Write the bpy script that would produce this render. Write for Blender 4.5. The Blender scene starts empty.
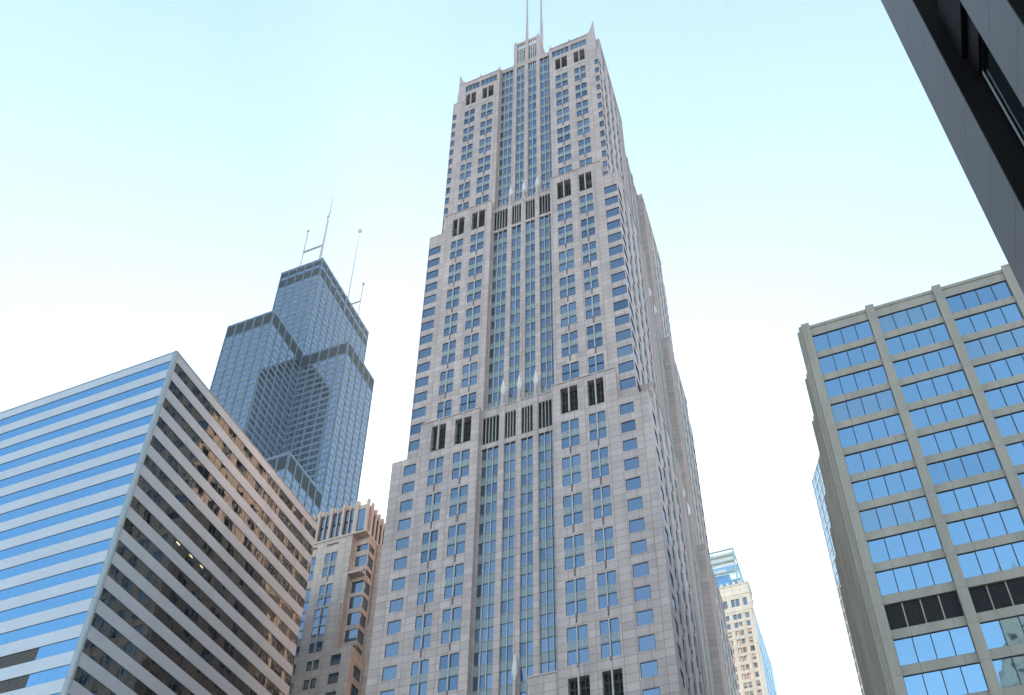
import bpy, math, random
from mathutils import Vector, Matrix
random.seed(7)
R = math.radians
SC = bpy.context.scene
COL = SC.collection

# ------------------------------------------------------------------ camera
F_PX, PITCH, ROLL, YAW, CX, CY = 994.79, 0.637354, 0.0077323, -0.3746217, 519.82, 621.19
cam_d = bpy.data.cameras.new('camera')
cam = bpy.data.objects.new('camera', cam_d)
COL.objects.link(cam)
SC.camera = cam
cp, sp, cy_, sy_ = math.cos(PITCH), math.sin(PITCH), math.cos(YAW), math.sin(YAW)
fw = Vector((sy_ * cp, cy_ * cp, sp))
rt0 = Vector((cy_, -sy_, 0))
up0 = rt0.cross(fw)
rt = rt0 * math.cos(ROLL) + up0 * math.sin(ROLL)
upv = up0 * math.cos(ROLL) - rt0 * math.sin(ROLL)
CAM = Vector((0, 0, 1.7))
m = Matrix((rt, upv, -fw)).transposed().to_4x4()
m.translation = CAM
cam.matrix_world = m
cam_d.sensor_fit = 'HORIZONTAL'
cam_d.sensor_width = 36
cam_d.lens = F_PX / 1024 * 36
cam_d.shift_x = (512 - CX) / 1024
cam_d.shift_y = (CY - 347.5) / 1024
cam_d.clip_end = 20000
cam_d.clip_start = 0.1

# ------------------------------------------------------------------ light
SUN_AZ = -25.0
SUN_EL = 13.0
w = bpy.data.worlds.new('World')
SC.world = w
w.use_nodes = True
nt = w.node_tree
nt.nodes.clear()
sky = nt.nodes.new('ShaderNodeTexSky')
sky.sky_type = 'NISHITA'
sky.sun_disc = False
sky.sun_elevation = R(SUN_EL)
sky.sun_rotation = R(SUN_AZ)
sky.altitude = 100
sky.air_density = 1.3
sky.dust_density = 1.6
sky.ozone_density = 1.6
bg = nt.nodes.new('ShaderNodeBackground')
bg.inputs[1].default_value = 0.15
ow = nt.nodes.new('ShaderNodeOutputWorld')
nt.links.new(sky.outputs[0], bg.inputs[0])
nt.links.new(bg.outputs[0], ow.inputs[0])
sd = bpy.data.lights.new('sun', 'SUN')
sd.energy = 5.0
sd.angle = R(0.53)
sd.color = (1.0, 0.80, 0.60)
sun = bpy.data.objects.new('sun', sd)
COL.objects.link(sun)
sv = Vector((math.sin(R(SUN_AZ)) * math.cos(R(SUN_EL)), math.cos(R(SUN_AZ)) * math.cos(R(SUN_EL)), math.sin(R(SUN_EL))))
sun.rotation_euler = sv.to_track_quat('Z', 'Y').to_euler()
sun.location = (0, 0, 400)
SC.view_settings.view_transform = 'Standard'
SC.view_settings.look = 'None'
SC.view_settings.exposure = 2.17
SC.view_settings.gamma = 1.0
SC.view_settings.use_curve_mapping = False


# ------------------------------------------------------------------ materials
def new_mat(name):
    mt = bpy.data.materials.new(name)
    mt.use_nodes = True
    t = mt.node_tree
    b = t.nodes['Principled BSDF']
    return mt, t, b


def plain(name, col, rough=0.6, metal=0.0, var=0.12, scale=0.6, bump=0.0, spec=None):
    mt, t, b = new_mat(name)
    b.inputs['Roughness'].default_value = rough
    b.inputs['Metallic'].default_value = metal
    if spec is not None:
        b.inputs['Specular IOR Level'].default_value = spec
    tc = t.nodes.new('ShaderNodeTexCoord')
    n = t.nodes.new('ShaderNodeTexNoise')
    n.inputs['Scale'].default_value = scale
    n.inputs['Detail'].default_value = 6
    t.links.new(tc.outputs['Object'], n.inputs['Vector'])
    mx = t.nodes.new('ShaderNodeMix')
    mx.data_type = 'RGBA'
    mx.inputs[6].default_value = tuple(c * (1 - var) for c in col) + (1,)
    mx.inputs[7].default_value = tuple(min(1, c * (1 + var)) for c in col) + (1,)
    t.links.new(n.outputs['Fac'], mx.inputs[0])
    t.links.new(mx.outputs[2], b.inputs['Base Color'])
    if bump:
        bp = t.nodes.new('ShaderNodeBump')
        bp.inputs['Strength'].default_value = 1
        bp.inputs['Distance'].default_value = bump
        t.links.new(n.outputs['Fac'], bp.inputs['Height'])
        t.links.new(bp.outputs[0], b.inputs['Normal'])
    return mt


def panel_mat(name, col, joint, course, width, mortar, rough=0.6, var=0.08, metal=0.0, stain=0.10, zoff=0.0, tint=None):
    """stone / concrete / metal cladding with thin joints; u runs round the building, v is height"""
    mt, t, b = new_mat(name)
    L = t.links
    b.inputs['Roughness'].default_value = rough
    b.inputs['Metallic'].default_value = metal
    tc = t.nodes.new('ShaderNodeTexCoord')
    sx = t.nodes.new('ShaderNodeSeparateXYZ')
    L.new(tc.outputs['Object'], sx.inputs[0])
    ad = t.nodes.new('ShaderNodeMath')
    L.new(sx.outputs[0], ad.inputs[0])
    L.new(sx.outputs[1], ad.inputs[1])
    zo = t.nodes.new('ShaderNodeMath')
    zo.inputs[1].default_value = zoff
    L.new(sx.outputs[2], zo.inputs[0])
    cb = t.nodes.new('ShaderNodeCombineXYZ')
    L.new(ad.outputs[0], cb.inputs[0])
    L.new(zo.outputs[0], cb.inputs[1])
    br = t.nodes.new('ShaderNodeTexBrick')
    br.offset = 0.0
    br.inputs['Scale'].default_value = 1.0
    br.inputs['Brick Width'].default_value = width
    br.inputs['Row Height'].default_value = course
    br.inputs['Mortar Size'].default_value = mortar
    br.inputs['Mortar Smooth'].default_value = 0.3
    br.inputs['Color1'].default_value = tuple(c * (1 - var) for c in col) + (1,)
    c2 = tint or col
    br.inputs['Color2'].default_value = tuple(c * (1 + var) for c in c2) + (1,)
    br.inputs['Mortar'].default_value = tuple(joint) + (1,)
    L.new(cb.outputs[0], br.inputs['Vector'])
    n = t.nodes.new('ShaderNodeTexNoise')
    n.inputs['Scale'].default_value = 0.25
    n.inputs['Detail'].default_value = 8
    n.inputs['Roughness'].default_value = 0.65
    mp = t.nodes.new('ShaderNodeMapping')
    mp.inputs['Scale'].default_value = (2.2, 2.2, 0.22)
    L.new(tc.outputs['Object'], mp.inputs[0])
    L.new(mp.outputs[0], n.inputs['Vector'])
    mr = t.nodes.new('ShaderNodeMapRange')
    mr.inputs[1].default_value = 0.3
    mr.inputs[2].default_value = 0.7
    mr.inputs[3].default_value = 1 - stain
    mr.inputs[4].default_value = 1 + stain
    L.new(n.outputs['Fac'], mr.inputs[0])
    ml = t.nodes.new('ShaderNodeVectorMath')
    ml.operation = 'SCALE'
    L.new(br.outputs['Color'], ml.inputs[0])
    L.new(mr.outputs[0], ml.inputs['Scale'])
    L.new(ml.outputs[0], b.inputs['Base Color'])
    return mt


def glass_mat(name, refl, rough=0.03, wave=0.0, wscale=0.25, body=(0.02, 0.03, 0.04), fac=0.85):
    """coated glass as seen from outside by day: a tinted mirror over a dark room"""
    mt, t, b = new_mat(name)
    L = t.links
    t.nodes.remove(b)
    gl = t.nodes.new('ShaderNodeBsdfGlossy')
    gl.inputs['Color'].default_value = tuple(refl) + (1,)
    gl.inputs['Roughness'].default_value = rough
    df = t.nodes.new('ShaderNodeBsdfDiffuse')
    df.inputs['Color'].default_value = tuple(body) + (1,)
    lw = t.nodes.new('ShaderNodeLayerWeight')
    lw.inputs['Blend'].default_value = 0.25
    mr = t.nodes.new('ShaderNodeMapRange')
    mr.inputs[3].default_value = fac
    mr.inputs[4].default_value = 1.0
    L.new(lw.outputs['Fresnel'], mr.inputs[0])
    mx = t.nodes.new('ShaderNodeMixShader')
    L.new(mr.outputs[0], mx.inputs[0])
    L.new(df.outputs[0], mx.inputs[1])
    L.new(gl.outputs[0], mx.inputs[2])
    L.new(mx.outputs[0], t.nodes['Material Output'].inputs[0])
    if wave:
        tc = t.nodes.new('ShaderNodeTexCoord')
        n = t.nodes.new('ShaderNodeTexNoise')
        n.inputs['Scale'].default_value = wscale
        n.inputs['Detail'].default_value = 2
        L.new(tc.outputs['Object'], n.inputs['Vector'])
        bp = t.nodes.new('ShaderNodeBump')
        bp.inputs['Distance'].default_value = wave
        L.new(n.outputs['Fac'], bp.inputs['Height'])
        L.new(bp.outputs[0], gl.inputs['Normal'])
    return mt


def emit_mat(name, col, strength):
    mt, t, b = new_mat(name)
    b.inputs['Base Color'].default_value = (0.8, 0.75, 0.6, 1)
    b.inputs['Emission Color'].default_value = tuple(col) + (1,)
    b.inputs['Emission Strength'].default_value = strength
    return mt


M = {}
M['granite'] = panel_mat('granite', (0.47, 0.362, 0.338), (0.27, 0.19, 0.175), 1.31, 1.75, 0.05, var=0.11, stain=0.16)
M['granite_smooth'] = plain('granite_smooth', (0.47, 0.367, 0.343), var=0.12)
M['stone_brown'] = panel_mat('stone_brown', (0.50, 0.395, 0.345), (0.30, 0.22, 0.18), 1.31, 1.75, 0.045, var=0.10, stain=0.14)
M['stone_brown_smooth'] = plain('stone_brown_smooth', (0.52, 0.41, 0.355))
M['white_metal'] = plain('white_metal', (0.464, 0.429, 0.418), rough=0.5, metal=0.0, var=0.06)
M['finial'] = plain('finial_stone', (0.66, 0.62, 0.60), rough=0.6, var=0.08)
M['dark_frame'] = plain('dark_frame', (0.03, 0.03, 0.036), rough=0.4)
M['oxblood'] = plain('red_metal', (0.13, 0.07, 0.065), rough=0.5)
M['dark'] = plain('dark_void', (0.018, 0.016, 0.015), rough=0.8)
M['louver_brown'] = plain('louver_bars', (0.06, 0.048, 0.04), rough=0.6)
M['spandrel'] = plain('spandrel_panel', (0.26, 0.30, 0.33), rough=0.3, var=0.08)
M['spandrel_glass'] = plain('spandrel_glass', (0.232, 0.273, 0.290), rough=0.15, var=0.10, spec=0.8)
M['glass'] = glass_mat('blue_glass', (0.235, 0.285, 0.345), wave=0.012)
M['glass_strip'] = glass_mat('blue_glass_strip', (0.24, 0.29, 0.35), wave=0.012)
M['concrete'] = panel_mat('concrete_grey', (0.345, 0.290, 0.240), (0.21, 0.175, 0.145), 3.82, 3.54, 0.03, var=0.04, stain=0.15, zoff=1.0)
M['rb_glass'] = glass_mat('sky_glass', (0.285, 0.43, 0.53), wave=0.012, wscale=0.4)
M['rb_louver'] = plain('black_louver', (0.022, 0.018, 0.02), rough=0.6)
M['lb_glass'] = glass_mat('office_glass', (0.232, 0.452, 0.661), wave=0.004, wscale=0.5)
M['lb_glass_shaded'] = glass_mat('office_glass_shaded_side', (0.20, 0.20, 0.185), wave=0.008, wscale=0.6, body=(0.008, 0.01, 0.012))  # same office glass, darkened: the side's dim reflections put into the tint
M['lb_metal'] = plain('brushed_panel', (0.53, 0.515, 0.53), rough=0.30, metal=0.4, var=0.12, scale=0.16, bump=0.16)
M['lb_trim'] = plain('corner_trim', (0.313, 0.325, 0.325), rough=0.35, metal=0.4)
M['lb_louver'] = plain('brown_louver', (0.08, 0.068, 0.062), rough=0.6)
M['w_glass'] = glass_mat('bronze_glass', (0.348, 0.418, 0.487), rough=0.06, fac=0.8)
M['w_metal'] = plain('black_aluminium', (0.15, 0.19, 0.24), rough=0.45, metal=0.0, spec=0.3)
M['w_louver'] = plain('dark_louver', (0.045, 0.056, 0.07), rough=0.8, spec=0.05)
M['mast'] = plain('mast_white', (0.42, 0.38, 0.37), rough=0.6)
M['mast_grey'] = plain('mast_grey', (0.3, 0.3, 0.32), rough=0.5)
M['nb_concrete'] = plain('dark_concrete', (0.10, 0.10, 0.103), rough=0.45, var=0.45, scale=9.0, spec=0.25)
M['nb_dark'] = plain('dark_bronze', (0.007, 0.005, 0.005), rough=0.6, spec=0.06)
M['nb_joint'] = plain('joint_sealant', (0.05, 0.05, 0.055), rough=0.8)
M['nb_glass'] = glass_mat('near_glass', (0.70, 0.78, 0.76), fac=0.85)
M['cream'] = panel_mat('cream_stone', (0.72, 0.68, 0.60), (0.55, 0.5, 0.42), 3.2, 2.6, 0.1, var=0.05)
M['cream_glass'] = glass_mat('old_glass', (0.35, 0.38, 0.40), fac=0.6)
M['aqua_glass'] = glass_mat('aqua_glass', (0.34, 0.46, 0.55), rough=0.08, fac=0.5, body=(0.22, 0.38, 0.50))
M['aqua_frame'] = plain('aqua_frame', (0.36, 0.46, 0.47), rough=0.4)
M['blue_panel'] = plain('blue_panel', (0.13, 0.33, 0.62), rough=0.3)
M['slab_white'] = plain('slab_white', (0.62, 0.68, 0.70), rough=0.5)
M['glass_b'] = glass_mat('blue_glass_deep', (0.175, 0.22, 0.28), wave=0.02)
M['glass_c'] = glass_mat('blue_glass_blind', (0.220, 0.302, 0.406), wave=0.015, body=(0.232, 0.244, 0.244), fac=0.7)
M['rb_glass_b'] = glass_mat('sky_glass_deep', (0.245, 0.375, 0.475), wave=0.02, wscale=0.4)
M['rb_glass_c'] = glass_mat('sky_glass_blind', (0.27, 0.41, 0.50), wave=0.014, wscale=0.4, body=(0.20, 0.22, 0.23), fac=0.72)
M['asphalt'] = plain('asphalt', (0.05, 0.05, 0.052), rough=0.9)
M['paving'] = panel_mat('paving', (0.36, 0.35, 0.33), (0.2, 0.2, 0.19), 1.5, 1.5, 0.02)
M['paint'] = plain('road_paint', (0.75, 0.74, 0.7))
M['tan'] = panel_mat('tan_masonry', (0.55, 0.45, 0.33), (0.4, 0.32, 0.24), 1.2, 1.8, 0.03)
M['lamp'] = emit_mat('office_lamp', (1.0, 0.68, 0.25), 0.22)


# ------------------------------------------------------------------ mesh helper
class MB:
    def __init__(s, mats, xf=None):
        s.v, s.f, s.m, s.mats, s.xf = [], [], [], mats, xf

    def face(s, pts, mi=0):
        n = len(s.v)
        s.v += [tuple(p) for p in pts]
        s.f.append(tuple(range(n, n + len(pts))))
        s.m.append(mi)

    def box(s, x0, x1, y0, y1, z0, z1, mi=0, skip=''):
        n = len(s.v)
        s.v += [(x0, y0, z0), (x1, y0, z0), (x1, y1, z0), (x0, y1, z0), (x0, y0, z1), (x1, y0, z1), (x1, y1, z1), (x0, y1, z1)]
        for nm, q in (('b', (0, 3, 2, 1)), ('t', (4, 5, 6, 7)), ('f', (0, 1, 5, 4)), ('r', (1, 2, 6, 5)), ('k', (2, 3, 7, 6)), ('l', (3, 0, 4, 7))):
            if nm not in skip:
                s.f.append(tuple(n + i for i in q))
                s.m.append(mi)

    def prism(s, loop_a, loop_b, mi=0, caps=True):
        n = len(s.v)
        k = len(loop_a)
        s.v += [tuple(p) for p in loop_a] + [tuple(p) for p in loop_b]
        for i in range(k):
            j = (i + 1) % k
            s.f.append((n + i, n + j, n + k + j, n + k + i))
            s.m.append(mi)
        if caps:
            s.f.append(tuple(n + i for i in reversed(range(k))))
            s.f.append(tuple(n + k + i for i in range(k)))
            s.m += [mi, mi]

    def lathe(s, x, y, prof, n=8, mi=0, rot=0.0):
        rings = []
        for r, z in prof:
            b = len(s.v)
            for i in range(n):
                a = rot + 2 * math.pi * i / n
                s.v.append((x + r * math.cos(a), y + r * math.sin(a), z))
            rings.append(b)
        for a, b in zip(rings, rings[1:]):
            for i in range(n):
                j = (i + 1) % n
                s.f.append((a + i, a + j, b + j, b + i))
                s.m.append(mi)
        s.f.append(tuple(rings[0] + i for i in reversed(range(n))))
        s.f.append(tuple(rings[-1] + i for i in range(n)))
        s.m += [mi, mi]

    def add(s, tpl, rotz, ox, oy, oz, mmap=None):
        """merge a template [(verts, faces, mats)] placed at a point"""
        n = len(s.v)
        c, q = math.cos(rotz), math.sin(rotz)
        s.v += [(ox + c * x - q * y, oy + q * x + c * y, oz + z) for x, y, z in tpl.v]
        s.f += [tuple(n + i for i in f) for f in tpl.f]
        s.m += [(mmap[i] if mmap else i) for i in tpl.m]

    def mesh(s, name, off=(0, 0, 0)):
        me = bpy.data.meshes.new(name)
        vs = s.v
        if s.xf:
            vs = [s.xf(*p) for p in vs]
        me.from_pydata([(x - off[0], y - off[1], z - off[2]) for x, y, z in vs], [], s.f)
        for mm in s.mats:
            me.materials.append(mm)
        me.polygons.foreach_set('material_index', s.m)
        me.update()
        return me

    def build(s, name, root=None, parent=None):
        off = root.location if root else (0, 0, 0)
        o = bpy.data.objects.new(name, s.mesh(name, off))
        COL.objects.link(o)
        p = parent or root
        if p:
            o.parent = p
            if parent and parent is not root:
                o.location = -parent.location
        return o


def thing(name, label, cat, loc, group=None):
    o = bpy.data.objects.new(name, None)
    o.empty_display_size = 2
    COL.objects.link(o)
    o.location = loc
    o['label'] = label
    o['category'] = cat
    if group:
        o['group'] = group
    return o


def structure(mb, name):
    o = mb.build(name)
    o['kind'] = 'structure'
    return o


# camera model for ranking parts by how large they show
def px(p):
    d = Vector(p) - CAM
    z = d.dot(fw)
    if z <= 0.1:
        return None
    return (F_PX * d.dot(rt) / z + CX, CY - F_PX * d.dot(upv) / z, z)


# ------------------------------------------------------------------ facade kit
class Face:
    """a vertical facade: u along the wall, d inward, z up; rotation in quarter turns"""
    def __init__(s, ox, oy, quarter):
        s.ox, s.oy, s.q = ox, oy, quarter % 4
        s.rot = math.pi / 2 * s.q
        s.U = [(1, 0), (0, 1), (-1, 0), (0, -1)][s.q]
        s.I = [(0, 1), (-1, 0), (0, -1), (1, 0)][s.q]

    def p(s, u, d, z):
        return (s.ox + s.U[0] * u + s.I[0] * d, s.oy + s.U[1] * u + s.I[1] * d, z)

    def box(s, mb, u0, u1, d0, d1, z0, z1, mi=0):
        a, b = s.p(u0, d0, z0), s.p(u1, d1, z1)
        mb.box(min(a[0], b[0]), max(a[0], b[0]), min(a[1], b[1]), max(a[1], b[1]), z0, z1, mi)

    def wall(s, mb, u0, u1, z0, z1, ops, depth=0.3, mi=0, d=0.0):
        """ops: (ua, ub, za, zb) openings; columns first, so the cell count stays low"""
        ops = [o for o in ops if o[1] > u0 and o[0] < u1 and o[3] > z0 and o[2] < z1]
        ops = [(max(o[0], u0), min(o[1], u1), max(o[2], z0), min(o[3], z1)) for o in ops]
        us = sorted(set([u0, u1] + [round(o[0], 4) for o in ops] + [round(o[1], 4) for o in ops]))
        for a, b in zip(us, us[1:]):
            if b - a < 1e-4:
                continue
            mid = (a + b) / 2
            col = sorted((o for o in ops if o[0] < mid < o[1]), key=lambda o: o[2])
            z = z0
            for o in col + [(0, 0, z1, z1)]:
                if o[2] > z + 1e-4:
                    mb.face([s.p(a, d, z), s.p(b, d, z), s.p(b, d, o[2]), s.p(a, d, o[2])], mi)
                z = max(z, o[3])
        for a, b, c, e in ops:
            D = d + depth
            mb.face([s.p(a, d, c), s.p(a, d, e), s.p(a, D, e), s.p(a, D, c)], mi)
            mb.face([s.p(b, d, e), s.p(b, d, c), s.p(b, D, c), s.p(b, D, e)], mi)
            mb.face([s.p(a, d, e), s.p(b, d, e), s.p(b, D, e), s.p(a, D, e)], mi)
            mb.face([s.p(a, d, c), s.p(a, D, c), s.p(b, D, c), s.p(b, d, c)], mi)


def tilted(mb, x0, x1, z0, z1, y, amt, mi=0):
    """one pane, set a hair out of true like real glazing"""
    a = random.uniform(-amt, amt) * (x1 - x0)
    b = random.uniform(-amt, amt) * (z1 - z0)
    mb.face([(x0, y + a + b, z0), (x1, y - a + b, z0), (x1, y - a - b, z1), (x0, y + a - b, z1)], mi)


TPL = {}
NVAR = 7
ALT = {('blue_glass', 5): 'glass_b', ('blue_glass', 6): 'glass_c', ('sky_glass', 5): 'rb_glass_b', ('sky_glass', 6): 'rb_glass_c'}


def tpl_single(wd, h, mats, pmats, depth=0.11, split=1):
    fr, pn = MB(mats), MB(pmats)
    t = 0.06
    x0, x1, z0, z1 = -wd / 2, wd / 2, -h / 2, h / 2
    y0, y1 = depth - 0.06, depth + 0.06
    fr.box(x0, x1, y0, y1, z0, z0 + t)
    fr.box(x0, x1, y0, y1, z1 - t, z1)
    fr.box(x0, x0 + t, y0, y1, z0 + t, z1 - t)
    fr.box(x1 - t, x1, y0, y1, z0 + t, z1 - t)
    n = split
    for i in range(n):
        a = x0 + t + (wd - 2 * t) * i / n
        b = x0 + t + (wd - 2 * t) * (i + 1) / n
        tilted(pn, a + (0.03 if i else 0), b - (0.03 if i < n - 1 else 0), z0 + t, z1 - t, depth, 0.004)
        if i:
            fr.box(a - 0.04, a + 0.04, y0, y1, z0 + t, z1 - t)
    return fr, pn


def tpl_paired(wd, h, mats, pmats, depth=0.12, ph=2.22):
    """two storeys of paired panes round a light mullion, ornamented spandrel between them
    mats: frame, white, spandrel, red"""
    fr, pn = MB(mats), MB(pmats)
    x0, x1, z0, z1 = -wd / 2, wd / 2, -h / 2, h / 2
    two = h > ph * 1.6
    fr.box(-0.075, 0.075, -0.2, depth + 0.05, z0, z1, 1)
    fr.box(-0.09, 0.09, -0.08, -0.002, z0 - 1.35, z0 - 0.12, 3)   # red tab carrying the mullion line down the stone
    bands = [(z1 - ph, z1)] + ([(z0, z0 + ph)] if two else [])
    for a, b in bands:
        for s0, s1 in ((x0, -0.09), (0.09, x1)):
            t = 0.05
            tilted(pn, s0 + t, s1 - t, a + t, b - t, depth, 0.004)
            fr.box(s0, s1, depth - 0.05, depth + 0.04, a, a + t)
            fr.box(s0, s1, depth - 0.05, depth + 0.04, b - t, b)
            fr.box(s0, s0 + t, depth - 0.05, depth + 0.04, a + t, b - t)
            fr.box(s1 - t, s1, depth - 0.05, depth + 0.04, a + t, b - t)
    sa, sb = (z0 + ph, z1 - ph) if two else (z0, z1 - ph)
    if sb - sa > 0.2:
        for s0, s1 in ((x0, -0.09), (0.09, x1)):
            fr.box(s0, s1, depth - 0.1, depth + 0.04, sa, sb, 2)
            wv = (s1 - s0)
            for c in (0.27, 0.73):
                cx = s0 + wv * c
                rr, zz = wv * 0.17, (sa + sb) / 2
                hh = min(0.55, (sb - sa) * 0.36)
                for q in ((cx - rr, cx + rr, zz - hh, zz - hh + 0.08), (cx - rr, cx + rr, zz + hh - 0.08, zz + hh),
                          (cx - rr, cx - rr + 0.07, zz - hh, zz + hh), (cx + rr - 0.07, cx + rr, zz - hh, zz + hh)):
                    fr.box(q[0], q[1], depth - 0.17, depth - 0.1, q[2], q[3], 1)
    return fr, pn


class Windows:
    """gathers the windows of one building, then builds the largest showing as parts"""
    def __init__(s, root, xf=None):
        s.root, s.items, s.xf = root, [], xf

    def put(s, name, kind, wd, h, face, u, z, d=0.0, args=()):
        s.items.append((name, kind, round(wd, 3), round(h, 3), face, u, z, d, args, random.randrange(NVAR)))

    def finish(s, cap=98):
        by = {}
        for it in s.items:
            by.setdefault(it[0], []).append(it)
        for name, its in by.items():
            def score(it):
                f = it[4]
                c = f.p(it[5], it[7], it[6])
                if s.xf:
                    c = s.xf(*c)
                q = px(c)
                if q is None:
                    return -1
                to = Vector(c) - CAM
                facing = (to.x * f.I[0] + to.y * f.I[1]) / to.length
                if facing <= 0:
                    return -facing * 1e-6 - 0.5
                inside = -10 < q[0] < 1034 and -10 < q[1] < 705
                return it[2] * it[3] * facing / q[2] ** 2 * (1 if inside else 1e-4)
            its.sort(key=score, reverse=True)
            rest = its[cap:] if len(its) > 100 else []
            for it in its[:len(its) - len(rest)]:
                nm, kind, wd, h, f, u, z, d, args, var = it
                key = (id(s.root), kind, wd, h, var, nm)
                if key not in TPL:
                    fr, pn = kind(wd, h, *args)
                    pn.mats = [M[ALT[(q.name, var)]] if (q.name, var) in ALT else q for q in pn.mats]
                    TPL[key] = (fr.mesh(nm), pn.mesh('pane'))
                c = f.p(u, d, z)
                if s.xf:
                    c = s.xf(*c)
                o = bpy.data.objects.new(nm, TPL[key][0])
                COL.objects.link(o)
                o.parent = s.root
                o.location = Vector(c) - s.root.location
                o.rotation_euler = (0, 0, f.rot)
                pp = bpy.data.objects.new('pane', TPL[key][1])
                COL.objects.link(pp)
                pp.parent = o
            if rest:
                big = None
                for it in rest:
                    nm, kind, wd, h, f, u, z, d, args, var = it
                    fr, pn = kind(wd, h, *args)
                    if big is None:
                        big = MB(list(fr.mats) + list(pn.mats), s.xf)
                        k = len(fr.mats)
                    c = f.p(u, d, z)
                    big.add(fr, f.rot, *c)
                    big.add(pn, f.rot, *c, mmap={i: i + k for i in range(len(pn.mats))})
                o = big.build(name, s.root)
                o['kind'] = 'stuff'


PAIR_ARGS = ([M['dark_frame'], M['white_metal'], M['spandrel'], M['oxblood']], [M['glass']])
SING_ARGS = ([M['dark_frame']], [M['glass']])

# ------------------------------------------------------------------ ground and streets
g = MB([M['paving']])
g.face([(-6000, -6000, 0), (6000, -6000, 0), (6000, 6000, 0), (-6000, 6000, 0)])
structure(g, 'ground')
g = MB([M['asphalt'], M['paint']])
g.box(-14, 3.2, -800, 1500, 0.0, 0.004 + 0.004, 0, 'b')
for i in range(-60, 200):
    g.box(-5.5, -5.35, i * 6.0, i * 6.0 + 3, 0.008, 0.012, 1, 'b')
structure(g, 'road')
g = MB([M['asphalt'], M['paint']])
g.box(-800, -14, 46, 60, 0.0, 0.008, 0, 'b')
for i in range(-130, -4):
    g.box(i * 6.0, i * 6.0 + 3, 52.9, 53.05, 0.008, 0.012, 1, 'b')
structure(g, 'side_road')
g = MB([M['paving']])
g.box(3.2, 7.6, -200, 60, 0.0, 0.13, 0, 'b')
g.box(-62, -14.2, 60.4, 99, 0.0, 0.13, 0, 'b')
structure(g, 'pavement')

# ------------------------------------------------------------------ the tall granite tower
TX0, TX1, TY0, TY1 = -62.0, -18.85, 100.0, 173.0
SHEAR = -0.025


def txf(x, y, z):
    return (x + SHEAR * (y - TY0), y, z)


def tloc(x, y, z):
    return Vector(txf(x, y, z))


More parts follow.
